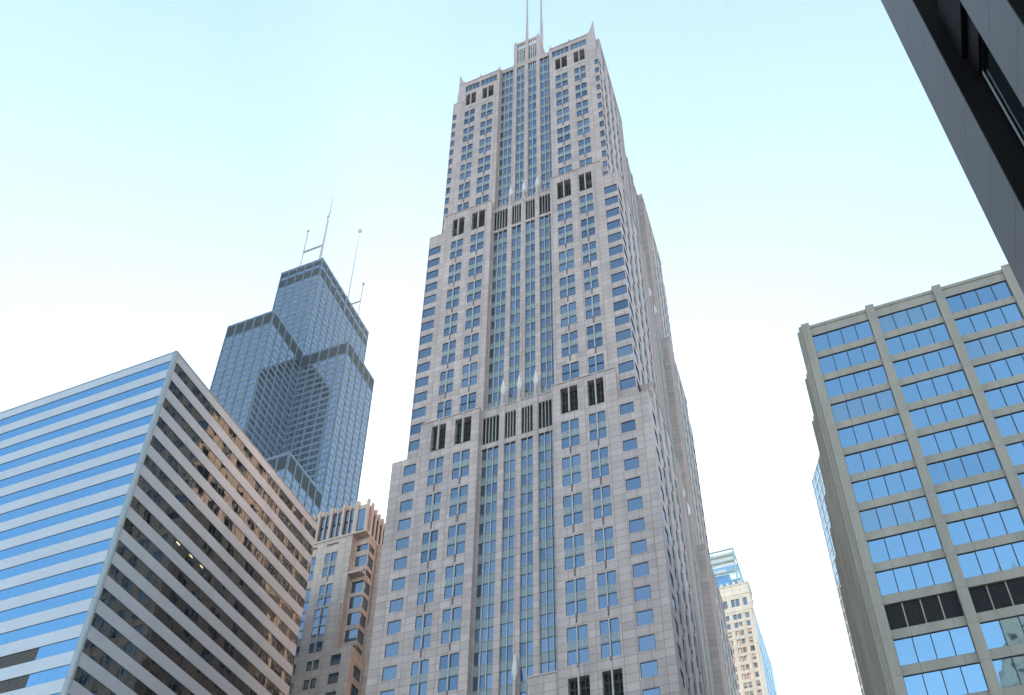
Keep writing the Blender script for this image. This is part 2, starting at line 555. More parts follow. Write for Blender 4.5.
def build_tower():
    root = thing('skyscraper', 'tallest pinkish granite skyscraper in the middle, stepped back in tiers, two masts on its roof', 'skyscraper', (-40.3, 136, 0))
    W = MB([M['granite'], M['granite_smooth'], M['dark']], txf)
    win = Windows(root, txf)
    TZ = [(0.0, 119.4, 126.6, 127.2), (119.4, 185.0, 190.6, 189.6), (185.0, 241.6, 249.6, 252.0)]  # z0, corner top, bay top, centre top
    dt_front, ut_front = (0.0, 1.5, 3.0), (0.0, 1.8, 3.6)
    dt_side, ut_side = (0.0, 1.8, 3.6), (0.0, 1.5, 3.0)
    rec_dep = (1.4, 1.4, 1.3)
    frontL = dict(Wd=43.15, single=2.3, pairs=[(6.8, 2.6), (11.05, 2.85)], bay=(4.75, 15.3), cols=[(15.42, 18.3, 3), (19.3, 21.2, 2), (22.2, 24.1, 2), (25.1, 27.98, 3)])
    sideL = dict(Wd=73.0, single=2.3, pairs=[(6.8, 2.7), (12.2, 2.7), (17.6, 2.7)], bay=(4.75, 26.0), cols=[(26.12, 31.1, 5), (32.1, 36.0, 4), (37.0, 40.9, 4), (41.9, 46.88, 5)])

    def elevation(f, Lx, dt, ut):
        Wd = Lx['Wd']
        b0, b1 = Lx['bay']
        zc_prev = 0
        for t in range(3):
            z0, zc, zb, zm = TZ[t]
            zb0 = 0.0 if t == 0 else TZ[t - 1][2]
            zm0 = 0.0 if t == 0 else TZ[t - 1][3]
            d, ue = dt[t], ut[t]
            ops, bops = [], []
            # singles in the corner strips
            if t == 0:
                tops, sw, h, u_off = [117.8 - 3.93 * k for k in range(29)], 2.15, 2.25, 2.35
            elif t == 1:
                tops, sw, h, u_off = [180.8 - 3.973 * k for k in range(16)], b0 - 0.25 - (ue + 0.2), 2.4, ue + 0.2
            else:
                tops, sw, h, u_off = [236.1 - 3.93 * k for k in range(13)], b0 - 0.1 - (ue + 0.15), 2.3, ue + 0.15
            for tp in tops:
                for mir in (0, 1):
                    a = u_off if not mir else Wd - u_off - sw
                    ops.append((a, a + sw, tp - h, tp))
                    win.put('window', tpl_single, sw, h, f, a + sw / 2, tp - h / 2, d, SING_ARGS)
            # pairs in the bays
            if t == 0:
                P = [(117.65 - 7.86 * k, 5.9) for k in range(6)] + [(62.6 - 7.86 * k, 5.9) for k in range(7)]
                lv = [(125.4, 119.5), (70.5, 64.6)]
            elif t == 1:
                P = [(180.6 - 7.95 * k, 5.95) for k in range(6)] + [(132.9, 4.2)]
                lv = [(188.3, 182.4)]
            else:
                P = [(235.5 - 7.86 * k, 5.9) for k in range(5)] + [(196.2, 4.2)]
                lv = [(243.5, 237.2)]
            for (pu, pw) in Lx['pairs']:
                for mir in (0, 1):
                    a = pu if not mir else Wd - pu - pw
                    for tp, h in P:
                        bops.append((a, a + pw, tp - h, tp))
                        win.put('paired_window', tpl_paired, pw, h, f, a + pw / 2, tp - h / 2, d, PAIR_ARGS)
                    for zt, zl in lv:
                        bops.append((a, a + pw, zl, zt))
                        lb = MB([M['dark'], M['white_metal'], M['louver_brown'], M['granite_smooth']], txf)
                        f.box(lb, a, a + pw, d + 1.2, d + 1.3, zl, zt, 0)
                        f.box(lb, a + pw / 2 - 0.09, a + pw / 2 + 0.09, d - 0.2, d + 0.3, zl, zt + 1.2, 1)
                        n = 4
                        for i in range(1, n):
                            zz = zl + (zt - zl) * i / n
                            f.box(lb, a, a + pw, d + 0.62, d + 0.72, zz - 0.06, zz + 0.06, 2)
                        for cc in (0.25, 0.75):
                            f.box(lb, a + pw * cc - 0.05, a + pw * cc + 0.05, d + 0.6, d + 0.74, zl, zt, 2)
                        for j in range(14):
                            zz = zl + (zt - zl) * (j + 0.5) / 14
                            f.box(lb, a, a + pw, d + 0.95, d + 1.05, zz - 0.05, zz + 0.03, 2)
                        if t == 2:
                            f.box(lb, a, a + pw, d - 0.02, d + 0.1, zl, zl + 1.2, 3)
                        lb.build('louver', root)
            if t == 2:   # attic windows
                grp = []
                for (pu, pw) in Lx['pairs']:
                    grp.append((pu - 0.55, pu + pw + 0.75))
                for a, b in grp:
                    for mir in (0, 1):
                        aa, bb = (a, b) if not mir else (Wd - b, Wd - a)
                        bops.append((aa, bb, 245.2, 248.0))
                        win.put('attic_window', tpl_single, bb - aa, 2.8, f, (aa + bb) / 2, 246.6, d, ([M['white_metal']], [M['glass']], 0.2, 4))
                        for q in (aa - 0.2, bb + 0.2):
                            W.lathe(*f.p(q, d + 0.3, 0)[:2], [(0.34, 249.5), (0.3, 250.4), (0.05, 251.9)], 4, 1, math.pi / 4)
                        for k in range(1, 4):
                            q = aa + (bb - aa) * k / 4
                            W.lathe(*f.p(q, d + 0.2, 0)[:2], [(0.2, 249.5), (0.17, 250.2), (0.02, 251.1)], 4, 1, math.pi / 4)
            # walls of this tier
            dep = 0.18
            f.wall(W, ue, b0, z0, zc, ops, dep, 0, d)
            f.wall(W, Wd - b0, Wd - ue, z0, zc, ops, dep, 0, d)
            f.wall(W, b0, b1, zb0, zb, [o for o in bops if o[0] < Wd / 2], 0.2, 0, d)
            f.wall(W, Wd - b1, Wd - b0, zb0, zb, [o for o in bops if o[0] > Wd / 2], 0.2, 0, d)
            # deep reveals behind the louvers
            for (pu, pw) in Lx['pairs']:
                for mir in (0, 1):
                    a = pu if not mir else Wd - pu - pw
                    for zt, zl in lv:
                        for q in (a, a + pw):
                            W.face([f.p(q, d + 0.2, zl), f.p(q, d + 1.3, zl), f.p(q, d + 1.3, zt), f.p(q, d + 0.2, zt)])
                        W.face([f.p(a, d + 0.2, zt), f.p(a + pw, d + 0.2, zt), f.p(a + pw, d + 1.3, zt), f.p(a, d + 1.3, zt)])
                        W.face([f.p(a, d + 0.2, zl), f.p(a + pw, d + 0.2, zl), f.p(a + pw, d + 1.3, zl), f.p(a, d + 1.3, zl)])
            # the bay block stands above the corner: side returns and top
            nd = dt[t + 1] if t < 2 else d + 1.6
            for q in (b0, Wd - b0):
                W.face([f.p(q, d, zc), f.p(q, d + 2.2, zc), f.p(q, d + 2.2, zb), f.p(q, d, zb)])
            for (a, b) in ((b0, b1), (Wd - b1, Wd - b0)):
                W.face([f.p(a, d, zb), f.p(b, d, zb), f.p(b, nd + 0.02, zb), f.p(a, nd + 0.02, zb)], 1)
                # coping
                f.box(W, a + 0.05, b - 0.05, d - 0.12, d + 0.5, zb, zb + 0.22, 1)
            # flat ribs on the wide piers of the long sides
            if Wd > 50:
                for q in (21.9, 23.2, 24.5):
                    for qq in (q, Wd - q):
                        f.box(W, qq - 0.22, qq + 0.22, d - 0.22, d - 0.002, zb0, zb - 0.6, 1)
            # corner shoulder roof
            for (a, b) in ((ue, b0), (Wd - b0, Wd - ue)):
                W.face([f.p(a, d, zc), f.p(b, d, zc), f.p(b, d + 6, zc), f.p(a, d + 6, zc)], 1)
            # centre recess
            r = d + rec_dep[t]
            for q in (b1, Wd - b1):
                W.face([f.p(q, d, zb0), f.p(q, r + 0.3, zb0), f.p(q, r + 0.3, zb), f.p(q, d, zb)])
                if zm > zb:
                    W.face([f.p(q, d, zb), f.p(q, r + 3, zb), f.p(q, r + 3, zm), f.p(q, d, zm)])
            cops = []
            slot = {0: (119.3, 125.4), 1: (181.7, 188.2), 2: None}[t]
            ztop = {0: 118.2, 1: 180.9, 2: 250.2}[t]
            zlow = max(zm0, 4.0) + 0.05
            for a, b, nc in Lx['cols']:
                cops.append((a, b, zlow, ztop))
                st = MB([M['spandrel_glass'], M['white_metal'], M['dark_frame']], txf)
                pn = MB([M['glass_strip'], M['glass_b'], M['glass_c']], txf)
                pitch = {0: 3.93, 1: 3.973, 2: 3.93}[t]
                tp = ztop - 0.15
                f.box(st, a, b, r + 0.3, r + 0.34, zlow, ztop, 0)
                while tp > zlow + 1:
                    zl = max(tp - 2.15, zlow)
                    for i in range(nc):
                        x0, x1 = a + (b - a) * i / nc + 0.05, a + (b - a) * (i + 1) / nc - 0.05
                        e = random.uniform(-.004, .004)
                        pn.face([f.p(x0, r + 0.25 + e, zl), f.p(x1, r + 0.25 - e, zl), f.p(x1, r + 0.25 - e, tp), f.p(x0, r + 0.25 + e, tp)], random.choice((0, 0, 0, 0, 0, 1, 2)))
                    f.box(st, a, b, r + 0.2, r + 0.3, tp, tp + 0.07, 2)
                    f.box(st, a, b, r + 0.22, r + 0.3, zl - 0.06, zl, 1)
                    tp -= pitch
                for i in range(1, nc):
                    q = a + (b - a) * i / nc
                    f.box(st, q - 0.05, q + 0.05, r + 0.02, r + 0.3, zlow, ztop, 1)
                o = st.build('window_strip', root)
                pn.build('pane', root, o)
                if slot:
                    cops.append((a, b) + slot)
                    lb = MB([M['dark'], M['white_metal'], M['louver_brown']], txf)
                    f.box(lb, a, b, r + 0.75, r + 0.8, slot[0], slot[1], 0)
                    k = {2: 4, 3: 5, 4: 7, 5: 8}[nc]
                    for i in range(1, k):
                        q = a + (b - a) * i / k
                        f.box(lb, q - 0.038, q + 0.038, r - 0.06, r + 0.3, slot[0], slot[1] + 0.2, 1)
                        f.box(lb, q - 0.04, q + 0.04, r - 0.06, r + 0.06, slot[1] + 0.2, slot[1] + (3.3 if i % 2 == 0 else 2.4), 1)
                    lb.build('louver', root)
            f.wall(W, b1, Wd - b1, zm0, zm, cops, 0.4, 0, r)
            # protruding piers between the strips
            ps = Lx['cols']
            for i in range(3):
                c = (ps[i][1] + ps[i + 1][0]) / 2
                hw = (ps[i + 1][0] - ps[i][1]) / 2 - 0.04
                f.box(W, c - hw, c + hw, r - 0.14, r - 0.002, zm0, zm + (0.5 if t < 2 else 0.2), 0)
                if t < 2:
                    fi = MB([M['granite_smooth'], M['finial'], M['white_metal']], txf)
                    x, y, _ = f.p(c, r + 0.05, 0)
                    fi.lathe(x, y, [(0.34, zm - 0.3), (0.34, zm + 2.3), (0.22, zm + 3.0)], 4, 0, math.pi / 4)
                    fi.lathe(x, y, [(0.14, zm + 2.8), (0.40, zm + 3.6), (0.42, zm + 4.3), (0.27, zm + 5.3), (0.04, zm + 6.6)], 4, 1)
                    fi.build('finial', root)
            # cap of the centre step
            if t < 2:
                W.face([f.p(b1, r, zm), f.p(Wd - b1, r, zm), f.p(Wd - b1, r + 1.8, zm), f.p(b1, r + 1.8, zm)], 1)
                f.box(W, b1 + 0.02, Wd - b1 - 0.02, r - 0.1, r + 0.3, zm, zm + 0.15, 1)

    elevation(Face(TX0, TY0, 0), frontL, dt_front, ut_front)
    elevation(Face(TX1, TY0, 1), sideL, dt_side, ut_side)
    elevation(Face(TX1, TY1, 2), frontL, dt_front, ut_front)
    elevation(Face(TX0, TY1, 3), sideL, dt_side, ut_side)
    # shoulder corners where front and side tiers meet, and the roof
    for t, (z, i) in enumerate(((119.35, 0), (184.95, 1))):
        W.box(TX0 + 1.8 * i + 2.5, TX1 - 1.8 * i - 2.5, TY0 + 1.5 * i + 2.5, TY1 - 1.5 * i - 2.5, z - 0.6, z - 0.05, 1)
    W.box(TX0 + 6.2, TX1 - 6.2, TY0 + 5.5, TY1 - 5.5, 240.9, 241.5, 1)
    W.box(TX0 + 8, TX1 - 8, TY0 + 6, TY1 - 6, 241.5, 247.5, 1)
    W.build('wall', root)
    # corner horns
    for sx in (0, 1):
        for sy in (0, 1):
            xo = TX0 + 4.72 if not sx else TX1 - 4.2
            yo = TY0 + 2.94 if not sy else TY1 - 2.94
            dx, dy = (1 if not sx else -1), (1 if not sy else -1)
            h = MB([M['granite_smooth']], txf)
            prof = [(1.9, 1.9, 241.0), (1.8, 1.8, 249.2), (1.25, 1.3, 250.6), (0.75, 0.8, 252.2), (0.35, 0.4, 254.0), (0.06, 0.06, 255.6 if sx else 254.4)]
            loops = [[(xo, yo, z), (xo + dx * a, yo, z), (xo + dx * a, yo + dy * b, z), (xo, yo + dy * b, z)] for a, b, z in prof]
            for p, q in zip(loops, loops[1:]):
                h.prism(p, q)
            h.build('corner_horn', root)
    # the open lantern on the roof
    c = MB([M['granite_smooth'], M['white_metal'], M['spandrel']], txf)
    xa, xb, ya, yb, za, zb = -43.65, -36.95, 104.35, 113.0, 247.5, 263.3
    for (x0, x1) in ((xa, xa + 0.85), (-40.75, -39.85), (xb - 0.85, xb)):
        for (y0, y1) in ((ya, ya + 0.8), (yb - 0.8, yb)):
            c.box(x0, x1, y0, y1, za, zb)
    for y0 in (ya + 0.06, yb - 0.7):
        c.box(xa + 0.85, -40.75, y0, y0 + 0.6, zb - 1.0, zb - 0.05)
        c.box(-39.85, xb - 0.85, y0, y0 + 0.6, zb - 1.0, zb - 0.05)
        for (a, b) in ((xa + 0.85, -40.75), (-39.85, xb - 0.85)):
            for i in range(1, 4):
                q = a + (b - a) * i / 4
                c.box(q - 0.1, q + 0.1, y0 + 0.1, y0 + 0.5, za, zb - 0.9, 1)
            for zz in (253.0, 256.4, 259.8):
                c.box(a, b, y0 + 0.2, y0 + 0.4, zz, zz + 0.35, 1)
    for x0 in (xa + 0.05, xb - 0.65):
        for i in range(5):
            y0 = ya + 0.8 + 7.05 * i / 5
            c.box(x0 + 0.1, x0 + 0.5, y0 + 0.9, y0 + 1.35, za, zb - 0.6)
        c.box(x0, x0 + 0.6, ya + 0.8, yb - 0.8, zb - 0.9, zb - 0.1)
        c.box(x0, x0 + 0.6, ya + 0.8, yb - 0.8, za, 254.2)
    c.box(xa + 1.1, xb - 1.1, ya + 1.2, yb - 1.5, za, 261.8, 2)
    for x in (xa + 0.4, -40.3, xb - 0.4):
        for y in (ya + 0.4, yb - 0.4):
            c.lathe(x, y, [(0.5, zb), (0.42, zb + 0.5), (0.05, zb + (1.9 if x != -40.3 else 1.0))], 4, 0, math.pi / 4)
    c.build('roof_lantern', root)
    for x, in ((-41.2,), (-37.3,)):
        a = MB([M['mast']], txf)
        a.lathe(x, 107.2, [(0.42, 258.0), (0.42, 272.0), (0.30, 280.0), (0.24, 290), (0.16, 300), (0.05, 307)], 10)
        a.build('mast', root)
    # low block in the recess near the foot of the picture
    b = MB([M['granite'], M['dark_frame'], M['finial'], M['granite_smooth']], txf)
    b.box(-38.3, -34.0, 100.25, 101.5, 0, 72.0)
    b.box(-38.3, -34.0, 100.15, 101.5, 72.0, 72.25, 3)
    b.box(-46.6, -38.3, 100.6, 101.5, 0, 66.2)
    b.build('lower_bay_block', root)
    fi = MB([M['granite_smooth'], M['finial']], txf)
    fi.lathe(-40.25, 100.7, [(0.3, 66.2), (0.3, 72.0), (0.2, 72.4)], 4, 0, math.pi / 4)
    fi.lathe(-40.25, 100.7, [(0.14, 72.3), (0.42, 73.2), (0.44, 74.0), (0.32, 75.0), (0.05, 76.6)], 8, 1)
    fi.build('finial', root)
    win.finish()


build_tower()


# ------------------------------------------------------------------ striped office block, lower left
def build_striped():
    X, Y, ZT = -82.75, 70.0, 121.85
    Y1, X0 = 110.9, -136.0
    root = thing('office_block', 'office block with horizontal grey and blue window stripes at the lower left', 'office block', (X, Y, 0))
    W = MB([M['lb_metal'], M['lb_trim']])
    fz = lambda z: 1.7 + (z - 1.7) * 0.7
    pitch, h = 5.526 * 0.7, 2.78 * 0.7
    tops = [fz(170.76) - pitch * k for k in range(30)]
    front = Face(X0, Y, 0)
    side = Face(X, Y, 1)
    back = Face(X, Y1, 2)
    left = Face(X0, Y1, 3)
    faces = [(front, X - X0, 'a'), (side, Y1 - Y, 'b'), (back, X - X0, 'c'), (left, Y1 - Y, 'd')]
    for f, Wd, nm in faces:
        pw = 1.5
        n = int(round((Wd - 1.2) / pw))
        m0, m1 = (0.0, Wd - 0.55) if nm == 'a' else (0.55, Wd - 0.05) if nm == 'b' else (0.3, Wd - 0.3)
        for k, tp in enumerate(tops):
            zl = tp - h
            zu = ZT if k == 0 else tops[k - 1] - h
            # spandrel: separate metal panels with hairline joints, each very slightly dished
            q = m0
            step = 4.5
            while q < m1 - 0.01:
                e = min(q + step, m1)
                t = random.uniform(-0.004, 0.004)
                W.face([f.p(q, -t, tp), f.p(e - 0.015, t, tp), f.p(e - 0.015, -t, zu), f.p(q, t, zu)])
                q = e
            W.face([f.p(m0, 0, tp), f.p(m1, 0, tp), f.p(m1, 0.14, tp), f.p(m0, 0.14, tp)], 0)
            if k:
                W.face([f.p(m0, 0, zu), f.p(m1, 0, zu), f.p(m1, 0.14, zu), f.p(m0, 0.14, zu)], 0)
            b = MB([M['dark_frame'], M['lb_louver'], M['lamp'], M['white_metal']])
            g = MB([M['lb_glass'] if nm in 'ac' else M['lb_glass_shaded']])
            f.box(b, m0, m1, 0.04, 0.16, tp - 0.05, tp)
            f.box(b, m0, m1, 0.04, 0.16, zl, zl + 0.05)
            dark_to = None
            if nm == 'a' and k in (13, 14):
                dark_to = (-89.05 if k == 13 else -89.1) - X0
            for i in range(n):
                u0, u1 = m0 + (m1 - m0) * i / n, m0 + (m1 - m0) * (i + 1) / n
                if dark_to and u1 < dark_to:
                    f.box(b, u0 + 0.03, u1 - 0.03, 0.10, 0.12, zl + 0.07, tp - 0.07, 1)
                    for j in range(6):
                        zz = zl + 0.1 + (h - 0.2) * (j + 0.5) / 6
                        f.box(b, u0, u1, 0.06, 0.1, zz - 0.03, zz + 0.03, 1)
                    continue
                am = 0.0012 if nm in 'ac' else 0.0035
                e1, e2 = random.uniform(-am, am) * 1.5, random.uniform(-am, am) * 2
                g.face([f.p(u0 + .005, .07 + e1 + e2, zl + .07), f.p(u1 - .005, .07 - e1 + e2, zl + .07), f.p(u1 - .005, .07 - e1 - e2, tp - .07), f.p(u0 + .005, .07 + e1 - e2, tp - .07)])
                if nm in 'bd':
                    f.box(b, u1 - 0.03, u1 + 0.03, 0.05, 0.16, zl + .05, tp - .05)
            if nm == 'b' and k == 7:
                for q in (10.0, 12.9, 15.4):
                    f.box(b, q, q + 0.75, 0.055, 0.065, tp - 0.55, tp - 0.3, 2)
            o = b.build('window_band', root)
            g.build('pane', root, o)
        # body below the last band
        W.face([f.p(0, 0, 0), f.p(Wd, 0, 0), f.p(Wd, 0, tops[-1] - h), f.p(0, 0, tops[-1] - h)])
    W.box(X0 + 0.2, X - 0.2, Y + 0.2, Y1 - 0.2, 0, ZT - 0.02, 0)
    f = front
    W.box(X0, X - 0.2, Y - 0.05, Y + 0.4, ZT, ZT + 0.18, 1)
    W.box(X - 0.4, X + 0.05, Y - 0.05, Y1, ZT + 0.001, ZT + 0.181, 1)
    W.build('wall', root)
    c = MB([M['lb_trim'], M['dark_frame']])
    c.lathe(X - 0.27, Y + 0.27, [(0.42, 0), (0.42, ZT + 0.15)], 14, 0)
    z = ZT
    while z > 3:
        c.lathe(X - 0.27, Y + 0.27, [(0.43, z - 0.03), (0.43, z)], 14, 1)
        z -= pitch * 3
    c.build('corner_trim', root)


# ------------------------------------------------------------------ grey concrete block, right
def build_concrete():
    S = 0.78
    fz = lambda z: 1.7 + (z - 1.7) * S
    X, Y = 4.62 * S, 100 * S
    bay, pw = 9.07 * S, 1.13 * S
    NB_, NS = 5, 7
    X1, Y1 = X + bay * NB_ + pw, Y + bay * NS + pw
    ZT = fz(122.95)
    k_sh = -0.024
    xf = lambda x, y, z: (x + k_sh * (y - Y), y, z)
    root = thing('concrete_office_block', 'grey concrete office block with pilasters and rows of four pane blue windows at right', 'office block', (X + 20, Y + 25, 0))
    W = MB([M['concrete'], M['concrete']], xf)
    win = Windows(root, xf)
    fl, h = 4.905 * S, 3.62 * S
    tops = [fz(120.83) - fl * k for k in range(18)]
    front, right, back = Face(X, Y, 0), Face(X1, Y, 1), Face(X1, Y1, 2)
    left = Face(X, Y1, 3)
    for f, nb, Wd, glazed in ((front, NB_, X1 - X, 1), (right, NS, Y1 - Y, 1), (back, NB_, X1 - X, 1), (left, NS, Y1 - Y, 0)):
        ops = []
        for b in range(nb):
            a = pw + bay * b
            for k, tp in enumerate(tops):
                if glazed:
                    ops.append((a, a + bay - pw, tp - h, tp))
                    if k == 10:
                        lb = MB([M['rb_louver'], M['concrete'], M['dark_frame']], xf)
                        f.box(lb, a, a + bay - pw, 0.3, 0.34, tp - h, tp)
                        for i in range(1, 4):
                            q = a + (bay - pw) * i / 4
                            f.box(lb, q - 0.05, q + 0.05, 0.16, 0.3, tp - h, tp, 1)
                        for j in range(16):
                            zz = tp - h + h * (j + 0.5) / 16
                            f.box(lb, a, a + bay - pw, 0.22, 0.29, zz - 0.035, zz + 0.02, 0)
                        lb.build('louver', root)
                    else:
                        win.put('window', tpl_single, bay - pw, h, f, a + (bay - pw) / 2, tp - h / 2, 0.0, ([M['dark_frame']], [M['rb_glass']], 0.12, 4))
        f.wall(W, 0, Wd, 0, ZT, ops, 0.3)
        for b in range(nb + 1):
            p = MB([M['concrete']], xf)
            a = bay * b
            top = ZT + 0.42
            if b == 0:
                f.box(p, -0.001, a + pw, -0.3, -0.003, 0, top)
            elif b == nb:
                f.box(p, a, a + pw - 0.001, -0.3, -0.003, 0, top)
            else:
                f.box(p, a, a + pw, -0.3, -0.003, 0, top)
            if not glazed or f is right:
                f.box(p, a + 0.2, a + pw - 0.2, -0.55, -0.3, 0, top - 0.6)
            f.box(p, a + 0.01, a + pw - 0.01, -0.003, 0.5, ZT, top)
            p.build('pilaster', root)
        f.box(W, 0.0, Wd, -0.08, -0.004, ZT - 0.35, ZT + 0.12)
    W.box(X + 0.6, X1 - 0.6, Y + 0.6, Y1 - 0.6, 0, ZT - 0.3)
    W.build('wall', root)
    win.finish()


# ------------------------------------------------------------------ the black setback tower far behind
def build_far_tower():
    x0, y0, T = -223.9, 211.5, 24.0
    root = thing('black_glass_tower', 'very tall dark blue glass tower made of square tubes ending at different heights, antennas on top', 'skyscraper', (x0 + 1.5 * T, y0 + 1.5 * T, 0))
    root['label'] = 'distant dark blue glass tower of stepped square tubes with white antennas on top'
    H = {(0, 0): 370.5, (1, 0): 273.0, (0, 1): 443.5, (1, 1): 367.5, (0, 2): 443.5, (1, 2): 260.0, (2, 1): 205.0, (2, 2): 205.0}
    fl = 3.92
    for (i, j), h in H.items():
        a, b = x0 + T * i, y0 + T * j
        core = MB([M['w_glass'], M['w_metal'], M['w_louver']])
        e = 0.0
        core.box(a + e, a + T - e, b + e, b + T - e, 0, h, 0)
        bars = MB([M['w_metal'], M['w_louver']])
        o = core.build('tube', root)
        vis = []
        for (q, ii, jj) in ((0, i, j - 1), (1, i + 1, j), (2, i, j + 1), (3, i - 1, j)):
            nh = H.get((ii, jj), 0)
            if nh >= h:
                continue
            f = [Face(a, b, 0), Face(a + T, b, 1), Face(a + T, b + T, 2), Face(a, b + T, 3)][q]
            zb = max(nh, 60.0)
            z = h
            # floor bands
            n = 0
            while z > zb + 1:
                f.box(bars, 0.12, T - 0.12, -0.10, 0.0, z - 1.15, z - 0.02, 0)
                z -= fl
                n += 1
            # louvred plant floors under each roof
            for (u, v) in (((h - 8.5, h - 1.8),) if h < 440 else ((h - 5.0, h - 2.2), (h - 13.0, h - 8.0))):
                if u > zb:
                    f.box(bars, 0.6, T - 0.6, -0.2, -0.1, u, v, 1)
            # columns and mullions
            for c in range(6):
                q0 = T * c / 5
                wv = 0.42 if c in (0, 5) else 0.26
                f.box(bars, max(q0 - wv, 0.0), min(q0 + wv, T), -0.24 - 0.001 * q, -0.1, zb, h, 0)
            for c in range(15):
                q0 = T * (c + 0.5) / 15
                f.box(bars, q0 - 0.06, q0 + 0.06, -0.12, -0.1, zb, h, 0)
        if bars.v:
            bars.build('curtain_wall_frame', root, o)
    def mast(name, x, y, prof, n=8, arms=()):
        a = MB([M['mast'], M['mast_grey']])
        a.lathe(x, y, prof, n)
        for (ax0, ax1, z, r) in arms:
            a.box(min(ax0, ax1), max(ax0, ax1), y - r, y + r, z - r, z + r, 1)
        a.build(name, root)
    zr = 443.5
    yy = 247.0
    mast('antenna', -211.5, yy, [(0.75, zr), (0.75, 470), (0.5, 495), (0.3, 512), (0.15, 525)], 10)
    mast('antenna', -209.3, yy - 3, [(0.35, zr), (0.35, 497), (0.8, 497.3), (0.8, 498.8), (0.3, 499)], 6, ())
    mast('antenna', -223.4, yy, [(0.3, zr), (0.35, 478), (0.35, 496), (0.8, 496.3), (0.8, 497.6), (0.2, 498)], 6, ((-223.4, -211.5, 477.5, 0.4),))
    s = 277.0 / 247.0
    mast('antenna', -212.2, 277, [(0.45, zr), (0.4, 470), (0.3, 500), (0.2, 534), (1.1, 534.5), (1.1, 536.5), (0.3, 537)], 8)
    mast('antenna', -203.6, 277, [(0.3, zr), (0.35, 478), (0.9, 478.3), (0.9, 480)], 6, ((-212, -203.6, 464.0, 0.35),))


